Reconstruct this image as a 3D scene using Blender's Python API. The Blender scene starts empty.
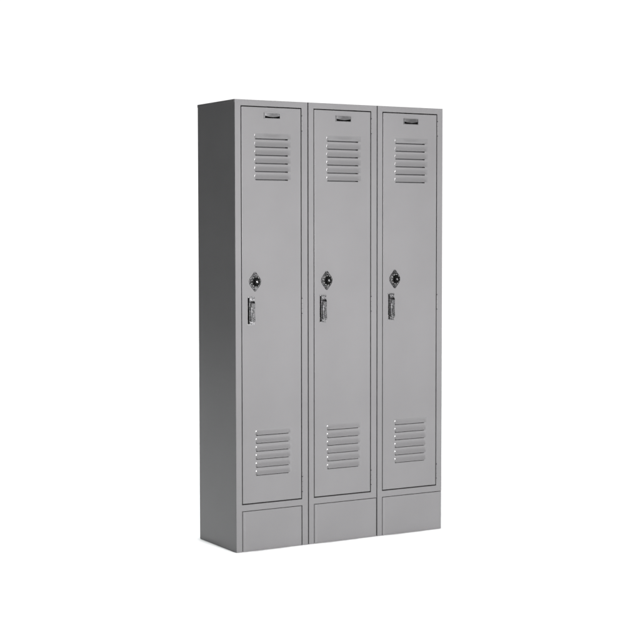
import bpy, bmesh, math, random
from mathutils import Vector, Matrix
random.seed(7)
I = 0.0254                      # everything on the lockers is measured in inches
PI = math.pi
sc = bpy.context.scene
col = sc.collection

# ------------------------------------------------------------------ materials
def new_mat(name):
    m = bpy.data.materials.new(name); m.use_nodes = True
    return m, m.node_tree, m.node_tree.nodes['Principled BSDF']

def enamel(name, colr, rough=0.42, spec=.22, var=0.05):
    m, nt, b = new_mat(name)
    N, L = nt.nodes, nt.links
    tc = N.new('ShaderNodeTexCoord')
    # very faint uneven coat
    n1 = N.new('ShaderNodeTexNoise'); n1.inputs['Scale'].default_value = 3.1; n1.inputs['Detail'].default_value = 6
    L.new(tc.outputs['Object'], n1.inputs['Vector'])
    r1 = N.new('ShaderNodeMapRange'); r1.inputs['From Min'].default_value = .3; r1.inputs['From Max'].default_value = .7
    r1.inputs['To Min'].default_value = 1-var; r1.inputs['To Max'].default_value = 1+var
    L.new(n1.outputs['Fac'], r1.inputs['Value'])
    mx = N.new('ShaderNodeVectorMath'); mx.operation = 'SCALE'; mx.inputs[0].default_value = colr
    L.new(r1.outputs['Result'], mx.inputs['Scale']); L.new(mx.outputs['Vector'], b.inputs['Base Color'])
    b.inputs['Roughness'].default_value = rough
    # very slight oil canning of the sheet
    n4 = N.new('ShaderNodeTexNoise'); n4.inputs['Scale'].default_value = 2.2; n4.inputs['Detail'].default_value = 1
    L.new(tc.outputs['Object'], n4.inputs['Vector'])
    b1 = N.new('ShaderNodeBump'); b1.inputs['Distance'].default_value = .001; b1.inputs['Strength'].default_value = .7
    L.new(n4.outputs['Fac'], b1.inputs['Height']); L.new(b1.outputs['Normal'], b.inputs['Normal'])
    b.inputs['Specular IOR Level'].default_value = spec
    return m

def metal(name, colr, rough, mottled=0.0, low=.45):
    m, nt, b = new_mat(name)
    N, L = nt.nodes, nt.links
    b.inputs['Metallic'].default_value = 1
    b.inputs['Base Color'].default_value = (*colr, 1)
    b.inputs['Roughness'].default_value = rough
    tc = N.new('ShaderNodeTexCoord')
    n = N.new('ShaderNodeTexNoise'); n.inputs['Scale'].default_value = 130; n.inputs['Detail'].default_value = 3
    L.new(tc.outputs['Object'], n.inputs['Vector'])
    r = N.new('ShaderNodeMapRange'); r.inputs['To Min'].default_value = max(0.03, rough-.1); r.inputs['To Max'].default_value = rough+.12
    L.new(n.outputs['Fac'], r.inputs['Value']); L.new(r.outputs['Result'], b.inputs['Roughness'])
    if mottled:
        n5 = N.new('ShaderNodeTexNoise'); n5.inputs['Scale'].default_value = 190; n5.inputs['Detail'].default_value = 4
        L.new(tc.outputs['Object'], n5.inputs['Vector'])
        cr = N.new('ShaderNodeValToRGB'); cr.color_ramp.elements[0].position = .42; cr.color_ramp.elements[1].position = .62
        cr.color_ramp.elements[0].color = (*[c*low for c in colr], 1); cr.color_ramp.elements[1].color = (*colr, 1)
        L.new(n5.outputs['Fac'], cr.inputs['Fac']); L.new(cr.outputs['Color'], b.inputs['Base Color'])
        bu = N.new('ShaderNodeBump'); bu.inputs['Distance'].default_value = .0008; bu.inputs['Strength'].default_value = mottled
        L.new(n.outputs['Fac'], bu.inputs['Height']); L.new(bu.outputs['Normal'], b.inputs['Normal'])
    return m

def plain(name, colr, rough, spec=.5):
    m, nt, b = new_mat(name)
    b.inputs['Base Color'].default_value = (*colr, 1)
    b.inputs['Roughness'].default_value = rough
    b.inputs['Specular IOR Level'].default_value = spec
    N, L = nt.nodes, nt.links
    tc = N.new('ShaderNodeTexCoord')
    n = N.new('ShaderNodeTexNoise'); n.inputs['Scale'].default_value = 300
    L.new(tc.outputs['Object'], n.inputs['Vector'])
    r = N.new('ShaderNodeMapRange'); r.inputs['To Min'].default_value = max(.02, rough-.08); r.inputs['To Max'].default_value = rough+.08
    L.new(n.outputs['Fac'], r.inputs['Value']); L.new(r.outputs['Result'], b.inputs['Roughness'])
    return m

M_PAINT = enamel('grey_enamel', (.136, .135, .137), .3)
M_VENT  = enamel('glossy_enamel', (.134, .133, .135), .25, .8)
M_IN    = plain('interior_shade', (.035, .035, .037), .6, .2)
M_GLINT  = metal('knob_glint', (.62, .62, .63), .22, .5)
M_CAST  = metal('cast_chrome', (.27, .27, .275), .32, .6, .3)
M_LOCK  = metal('lock_plate', (.12, .12, .122), .32, .6, .22)
M_PLATE = metal('satin_plate', (.13, .13, .132), .42, 0)
M_BLACK = plain('black_enamel', (.003, .003, .003), .4, .06)
M_WHITE = plain('white_tick', (.75, .75, .75), .5)
M_DARK  = plain('shade_and_pin_black', (.0025, .0025, .0025), .7, .0)  # painted shade and reflection on handle and number plate; also the hinge pins
M_FLOOR = plain('white_floor_paint', (.86, .86, .86), .85, .1)

# ------------------------------------------------------------------ mesh helpers (inch input)
def link_mesh(name, bm, mats, parent=None, bevel=0, seg=3, smooth=True, angle=35):
    me = bpy.data.meshes.new(name)
    bmesh.ops.recalc_face_normals(bm, faces=bm.faces)
    bmesh.ops.scale(bm, vec=(I, I, I), verts=bm.verts)
    bm.to_mesh(me); bm.free()
    for m in (mats if isinstance(mats, (list, tuple)) else [mats]): me.materials.append(m)
    o = bpy.data.objects.new(name, me); col.objects.link(o)
    if parent: o.parent = parent
    if smooth:
        for p in me.polygons: p.use_smooth = True
    if bevel:
        b = o.modifiers.new('bevel', 'BEVEL'); b.width = bevel*I; b.segments = seg
        b.limit_method = 'ANGLE'; b.angle_limit = math.radians(angle); b.harden_normals = True
    elif smooth:
        me.set_sharp_from_angle(angle=math.radians(angle))
    return o

def box(bm, x0, x1, y0, y1, z0, z1, mi=0):
    vs = [bm.verts.new((x, y, z)) for x in (x0, x1) for y in (y0, y1) for z in (z0, z1)]
    for f in ((0,1,3,2),(4,6,7,5),(0,4,5,1),(2,3,7,6),(0,2,6,4),(1,5,7,3)):
        fc = bm.faces.new([vs[i] for i in f]); fc.material_index = mi

def sheet(bm, x0, x1, z0, z1, holes, y0, y1):
    """a plate in the x-z plane from y0 (front) to y1 (back) with rectangular holes"""
    xs = sorted(set([x0, x1] + [v for h in holes for v in (h[0], h[1]) if x0 < v < x1]))
    zs = sorted(set([z0, z1] + [v for h in holes for v in (h[2], h[3]) if z0 < v < z1]))
    V = {}
    def vert(i, j, k):
        key = (i, j, k)
        if key not in V: V[key] = bm.verts.new((xs[i], (y0, y1)[k], zs[j]))
        return V[key]
    def solid(i, j):
        if i < 0 or j < 0 or i >= len(xs)-1 or j >= len(zs)-1: return False
        cx, cz = (xs[i]+xs[i+1])/2, (zs[j]+zs[j+1])/2
        return not any(h[0] < cx < h[1] and h[2] < cz < h[3] for h in holes)
    for i in range(len(xs)-1):
        for j in range(len(zs)-1):
            if not solid(i, j): continue
            bm.faces.new([vert(i,j,0), vert(i+1,j,0), vert(i+1,j+1,0), vert(i,j+1,0)])
            bm.faces.new([vert(i,j,1), vert(i,j+1,1), vert(i+1,j+1,1), vert(i+1,j,1)])
            for (a, b, ni, nj) in (((i,j),(i,j+1),i-1,j), ((i+1,j+1),(i+1,j),i+1,j), ((i+1,j),(i,j),i,j-1), ((i,j+1),(i+1,j+1),i,j+1)):
                if not solid(ni, nj):
                    bm.faces.new([vert(*a,0), vert(*b,0), vert(*b,1), vert(*a,1)])

def smooth01(t):
    t = max(0, min(1, t)); return t*t*(3-2*t)

def hood(bm, x0, x1, z_lip, height, depth, y_face=0.0, seed=0):
    """one pressed louver: flush at its top, swelling out to an open lower lip"""
    nx, nz = 60, 12
    def d(u, v):
        x = x0 + (x1-x0)*u
        e = smooth01((x-x0)/.20) * smooth01((x1-x)/.80)
        return depth*e*(smooth01(v)*.45 + .55*v*v)
    rows = []
    for k in (0, 1):                       # outer and inner skin
        g = []
        for j in range(nz+1):
            v = j/nz
            r = []
            for i in range(nx+1):
                u = i/nx
                u = u if u > .5 else .5*(u/.5)**1.35   # more columns near the left end
                dd = d(u, v)
                z = z_lip + height*(1-v)
                r.append(bm.verts.new((x0+(x1-x0)*u, y_face - dd + (.045 if k else 0) + .004*(k==0)*0, z)))
            g.append(r)
        rows.append(g)
    for k in (0, 1):
        for j in range(nz):
            for i in range(nx):
                bm.faces.new([rows[k][j][i], rows[k][j][i+1], rows[k][j+1][i+1], rows[k][j+1][i]])
    for i in range(nx):
        bm.faces.new([rows[0][nz][i], rows[0][nz][i+1], rows[1][nz][i+1], rows[1][nz][i]])
        bm.faces.new([rows[0][0][i], rows[0][0][i+1], rows[1][0][i+1], rows[1][0][i]])
    for j in range(nz):
        for i in (0, nx):
            bm.faces.new([rows[0][j][i], rows[0][j+1][i], rows[1][j+1][i], rows[1][j][i]])

def lathe(bm, cx, cz, prof, n=48, flute=None, mi=0):
    """turned about the y axis; prof = [(radius, y)]"""
    rings = []
    for (r, y) in prof:
        ring = []
        for i in range(n):
            a = 2*PI*i/n
            rr = r*(1+flute*(math.cos(a*12)) if flute and r > .15 else 1)
            ring.append(bm.verts.new((cx+rr*math.cos(a), y, cz+rr*math.sin(a))))
        rings.append(ring)
    for a, b in zip(rings, rings[1:]):
        for i in range(n):
            f = bm.faces.new([a[i], a[(i+1) % n], b[(i+1) % n], b[i]]); f.material_index = mi
    f = bm.faces.new(rings[-1]); f.material_index = mi
    f = bm.faces.new(rings[0]); f.material_index = mi

def extrude_outline(bm, pts, y_back, y_front, mi=0):
    a = [bm.verts.new((x, y_back, z)) for x, z in pts]
    b = [bm.verts.new((x, y_front, z)) for x, z in pts]
    n = len(pts)
    for i in range(n):
        f = bm.faces.new([a[i], a[(i+1) % n], b[(i+1) % n], b[i]]); f.material_index = mi
    f = bm.faces.new(a); f.material_index = mi
    f = bm.faces.new(b); f.material_index = mi

# ------------------------------------------------------------------ the locker
H, W, D = 65.15, 12.0, 12.05
G = .075                                    # half the gap between neighbours
DX0, DX1, DZ0, DZ1 = 1.06, 10.80, 7.0, 64.16   # door leaf
PITCH = 1.166
UP = [59.68 - PITCH*k for k in range(6)]
LO = [16.92 - PITCH*k for k in range(6)]
LX0, LX1 = 3.18, 8.82

def make_locker(first=False, base_x1=11.93, knob_turn=0.0):
    root = bpy.data.objects.new('locker', None); col.objects.link(root); root.empty_display_size = .2
    # --- body: sides, top, back, floor, shelf behind the door
    xl = 0.0 if first else G
    bm = bmesh.new()
    t = .06
    box(bm, xl, xl+t, .10, D, 0, H-.03)
    box(bm, W-G-t, W-G, .10, D, 0, H-.03)
    box(bm, xl+t+.002, W-G-t-.002, .10, D-.002, H-.10, H-.032)
    box(bm, xl+t+.002, W-G-t-.002, D-t, D, 0, H-.105)
    box(bm, xl+t+.002, W-G-t-.002, .75, D-t-.002, 6.2, 6.26)
    o = link_mesh('body', bm, M_PAINT, root, bevel=.03, seg=2)
    # lid folded over the top
    bm = bmesh.new()
    box(bm, xl-.018*first, W-G+.005, .10, D+.02, H-.026, H+.02)
    if first: box(bm, -.03, -.003, .14, D+.02, H-.40, H-.03)
    link_mesh('top_cap', bm, M_PAINT, root, bevel=.012, seg=2)
    bm = bmesh.new()
    box(bm, xl+.3, W-G-.3, 1.2, D-.3, 50.5, 50.56)
    link_mesh('shelf', bm, M_PAINT, root, bevel=.01, seg=1)
    # --- face frame
    bm = bmesh.new()
    sheet(bm, xl+.015, W-G-.005, 0, H, [(.94, 10.93, 6.84, 64.30), (.95, base_x1+.10 if base_x1 < 11.5 else 20, -1, 5.93)], 0.0, .70)
    link_mesh('face_frame', bm, M_PAINT, root, bevel=.055, seg=3)
    # --- door leaf with the slots of its twelve louvers
    holes = [(LX0+.12, LX1-.18, z-.12, z+.30) for z in UP+LO]
    bm = bmesh.new()
    sheet(bm, DX0, DX1, DZ0, DZ1, holes, -.02, .45)
    door = link_mesh('door', bm, [M_PAINT], root, bevel=.07, seg=4)
    # dark sheet added behind the door; paints in the shade seen through the slots
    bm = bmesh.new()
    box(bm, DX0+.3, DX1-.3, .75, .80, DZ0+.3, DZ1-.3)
    link_mesh('slot_shade', bm, M_IN, door)
    for zs in (UP, LO):
        bm = bmesh.new()
        for k, z in enumerate(zs):
            hood(bm, LX0-.03, LX1+.30, z, .78, .27, -.022, k)
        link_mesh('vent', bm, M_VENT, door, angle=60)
    # --- number plate: small riveted card holder, its dark lower reflection painted black
    nx0, nx1, nz0, nz1 = 4.72, 7.36, 62.55, 63.42
    bm = bmesh.new()
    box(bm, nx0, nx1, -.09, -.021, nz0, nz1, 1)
    for (a, b, c, d) in ((nx0, nx1, nz1-.09, nz1), (nx0, nx1, nz0, nz0+.07), (nx0, nx0+.09, nz0+.0705, nz1-.0905), (nx1-.09, nx1, nz0+.0705, nz1-.0905)):
        box(bm, a, b, -.12, -.0905, c, d, 0)
    # bowed metal tab across the upper half, above the painted band
    n = 24; F = []; B = []
    for i in range(n+1):
        u = i/n; x = nx0+.12+(nx1-nx0-.24)*u
        bow = .06*math.sin(PI*u)
        zl = nz0+.42-.17*math.sin(PI*u)
        F.append((bm.verts.new((x, -.115-bow, zl)), bm.verts.new((x, -.105, nz1-.11))))
        B.append((bm.verts.new((x, -.092, zl+.01)), bm.verts.new((x, -.092, nz1-.11))))
    for i in range(n):
        for A in (F, B):
            bm.faces.new([A[i][0], A[i+1][0], A[i+1][1], A[i][1]])
        bm.faces.new([F[i][0], F[i+1][0], B[i+1][0], B[i][0]])
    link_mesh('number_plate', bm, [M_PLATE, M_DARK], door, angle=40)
    # --- combination lock: almond escutcheon, black dial, fluted knob
    cx, cz = 3.15, 39.12
    R1, R2, c = .95, .19, 1.22             # round plate drawn out to a tip above and below
    ph = math.asin((R1-R2)/c); q = []
    for i in range(9):
        t = -ph + 2*ph*i/8; q.append((R1*math.cos(t), R1*math.sin(t)))
    for i in range(7):
        t = ph + (PI-2*ph)*i/6; q.append((R2*math.cos(t), c+R2*math.sin(t)))
    pts = [(cx+x, cz+z) for x, z in q]
    pts += [(cx-x, cz-z) for x, z in q]
    bm = bmesh.new()
    extrude_outline(bm, pts, -.021, -.13)
    lathe(bm, cx, cz, [(.84, -.12), (.84, -.16), (.80, -.18), (.70, -.18)], 40)
    for s in (-1, 1):
        lathe(bm, cx, cz+s*1.16, [(.12, -.12), (.12, -.16), (.07, -.19)], 16)
    lock = link_mesh('combination_lock', bm, M_LOCK, root, bevel=.03, seg=2)
    bm = bmesh.new()
    lathe(bm, cx, cz, [(.79, -.1805), (.79, -.28), (.62, -.40), (.50, -.42)], 60)
    for k in range(50):                    # graduations on the sloping edge
        a = knob_turn + 2*PI*k/50
        ln = .745 if k % 5 else .765
        r0 = .70 if k % 5 else .645
        w = .007 if k % 5 else .016
        def P(r, da):
            y = -.28-(.79-r)/.17*.12 - .004
            return bm.verts.new((cx+r*math.cos(a)-da*math.sin(a), y, cz+r*math.sin(a)+da*math.cos(a)))
        f = bm.faces.new([P(r0, -w), P(ln, -w), P(ln, w), P(r0, w)]); f.material_index = 1
    link_mesh('dial', bm, [M_BLACK, M_WHITE], lock, angle=30)
    bm = bmesh.new()
    lathe(bm, cx, cz, [(.50, -.4205), (.47, -.76), (.40, -.82)], 72, flute=.05)
    lathe(bm, cx, cz, [(.16, -.8205), (.15, -.84), (.08, -.85)], 32, mi=1)  # bright disc put in as the knob's small highlight
    link_mesh('knob', bm, [M_BLACK, M_GLINT], lock, angle=30)
    # --- handle: cast pull with the shade on its left painted as a black strip
    hx0, hx1, hz0, hz1 = 1.95, 3.02, 32.9, 36.98
    bm = bmesh.new()
    sheet(bm, hx0, hx1, hz0, hz1, [(hx0+.03, hx0+.27, hz0+.12, hz1-.14)], -.10, -.021)
    for z in (hz1-.30, hz0+.26):
        lathe(bm, 2.72, z, [(.11, -.0995), (.11, -.14), (.05, -.165)], 16)
    handle = link_mesh('handle', bm, M_CAST, root, bevel=.025, seg=2)
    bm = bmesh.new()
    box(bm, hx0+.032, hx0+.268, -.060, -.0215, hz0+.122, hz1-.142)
    link_mesh('handle_shade', bm, M_DARK, handle)
    # lift lever: hooked bar, thicker towards the bottom
    bm = bmesh.new()
    prof = [(-.101, hz1-.62), (-.30, hz1-.68), (-.44, hz1-.95), (-.40, hz1-1.7), (-.34, hz1-2.3), (-.42, hz1-3.0), (-.50, hz1-3.45), (-.42, hz1-3.62), (-.20, hz1-3.55), (-.101, hz1-3.40)]
    a = [bm.verts.new((2.34, y, z)) for y, z in prof]
    b = [bm.verts.new((3.0, y*.9, z)) for y, z in prof]
    nn = len(prof)
    for i in range(nn): bm.faces.new([a[i], a[(i+1) % nn], b[(i+1) % nn], b[i]])
    bm.faces.new(a); bm.faces.new(b)
    link_mesh('lever', bm, M_CAST, handle, bevel=.06, seg=3, angle=25)
    # --- hinges in the right-hand gap
    for z in (61.0, 34.4, 8.05):
        bm = bmesh.new()
        n = 14
        for k, (z0, z1) in enumerate(((z, z+.69), (z+.72, z+1.41), (z+1.44, z+2.12), (z-.09, z+2.21))):
            rr = .085 if k < 3 else .08
            r0 = [bm.verts.new((10.955+rr*math.cos(2*PI*i/n), -.03+rr*math.sin(2*PI*i/n), z0)) for i in range(n)]
            r1 = [bm.verts.new((10.955+rr*math.cos(2*PI*i/n), -.03+rr*math.sin(2*PI*i/n), z1)) for i in range(n)]
            for i in range(n): bm.faces.new([r0[i], r0[(i+1) % n], r1[(i+1) % n], r1[i]])
            bm.faces.new(r0); bm.faces.new(r1)
            if k == 3:
                for f in list(bm.faces)[-n-2:]: f.material_index = 1
        link_mesh('hinge', bm, [M_PAINT, M_DARK], root, angle=40)
    # --- base panel closing the front between floor and frame
    bm = bmesh.new()
    x0, x1 = 1.06, base_x1
    prof = [(x0, .62), (x0, .06), (x0+.10, -.015), (x0+.55, -.030), (x0+.95, .0), (x0+1.3, .008)]
    prof += [(x1-1.2, .008), (x1-.95, .0), (x1-.5, -.012), (x1-.08, 0.0), (x1, .05), (x1, .62)]
    lo = [bm.verts.new((x, y, .03)) for x, y in prof]; hi = [bm.verts.new((x, y, 5.84)) for x, y in prof]
    nn = len(prof)
    for i in range(nn): bm.faces.new([lo[i], lo[(i+1) % nn], hi[(i+1) % nn], hi[i]])
    bm.faces.new(lo); bm.faces.new(hi)
    link_mesh('base_panel', bm, M_PAINT, root, bevel=.03, seg=2, angle=40)
    return root

labels = ['grey steel locker at the left end of the row, its dark side panel exposed',
          'middle grey steel locker standing between the two others, hemmed in on both sides',
          'grey steel locker at the right end of the row, its right frame edge against white']
for k in range(3):
    r = make_locker(first=(k == 0), base_x1=10.86 if k == 0 else 11.93, knob_turn=(.3, 1.1, 2.0)[k])
    r.location = (k*W*I, 0, 0.001)
    r['label'] = labels[k]; r['category'] = 'locker'; r['group'] = 'grey steel lockers standing in a row'

# ------------------------------------------------------------------ setting: white studio floor
me = bpy.data.meshes.new('floor')
bm = bmesh.new()
vs = [bm.verts.new(p) for p in ((-3.2, -4.6, 0), (10.5, -4.6, 0), (10.5, 10.5, 0), (-3.2, 10.5, 0))]
bm.faces.new(vs); bm.to_mesh(me); bm.free()
me.materials.append(M_FLOOR)
fl = bpy.data.objects.new('floor', me); col.objects.link(fl); fl['kind'] = 'structure'

# ------------------------------------------------------------------ world: white behind the lockers, dimness added elsewhere to keep their side dark
w = bpy.data.worlds.new('World'); sc.world = w; w.use_nodes = True
nt = w.node_tree; N, L = nt.nodes, nt.links
bg = N['Background']
tc = N.new('ShaderNodeTexCoord')
dt = N.new('ShaderNodeVectorMath'); dt.operation = 'DOT_PRODUCT'
az = math.radians(38)
dt.inputs[1].default_value = (math.sin(az), math.cos(az), 0)
L.new(tc.outputs['Generated'], dt.inputs[0])
mr = N.new('ShaderNodeMapRange'); mr.interpolation_type = 'SMOOTHSTEP'
mr.inputs['From Min'].default_value = math.cos(math.radians(56)); mr.inputs['From Max'].default_value = math.cos(math.radians(40))
mr.inputs['To Min'].default_value = .06; mr.inputs['To Max'].default_value = 1.1
L.new(dt.outputs['Value'], mr.inputs['Value'])
L.new(mr.outputs['Result'], bg.inputs['Strength'])
bg.inputs['Color'].default_value = (1, 1, 1, 1)

# ------------------------------------------------------------------ lamps
def area(name, loc, target, sx, sy, power, spread=180, colr=(1, 1, 1)):
    l = bpy.data.lights.new(name, 'AREA'); l.shape = 'RECTANGLE'; l.size = sx; l.size_y = sy
    l.energy = power; l.spread = math.radians(spread); l.color = colr
    o = bpy.data.objects.new(name, l); col.objects.link(o); o.location = loc
    d = Vector(target)-Vector(loc)
    o.rotation_euler = d.to_track_quat('-Z', 'Y').to_euler()
    return o
# added unseen overhead light: straight down, whitens the floor without shadows
o = area('floor_fill', (3.95, 3.2, 7.0), (4.0, 3.2, 0), 15.4, 16.6, 870, 5)
o.data.color = (.975, 1, 1)
o.rotation_euler = (0, 0, 0)
# key softbox out in front, level with the lockers' fronts
area('key_softbox', (0.55, -6.3, 1.3), (0.5, 0, 1.25), 1.0, 1.2, 119, 66, (1, .985, .995))
# narrow strip light off to the left
area('strip_light', (-2.85, -.9, 2.0), (.3, 0, 1.4), .12, .7, 5.2, 120)

# ------------------------------------------------------------------ camera
cd = bpy.data.cameras.new('camera'); cam = bpy.data.objects.new('camera', cd); col.objects.link(cam)
cam.location = (-2.5429, -4.9517, 1.1777); cam.rotation_euler = (1.5131, .0011, -.5297)
cd.sensor_width = 36; cd.sensor_fit = 'HORIZONTAL'; cd.lens = 36*1530.5/640
cd.clip_end = 200; cd.clip_start = .05
sc.camera = cam
sc.view_settings.view_transform = 'Standard'; sc.view_settings.look = 'None'
sc.view_settings.exposure = 0; sc.view_settings.gamma = 1
sc.render.engine = 'CYCLES'
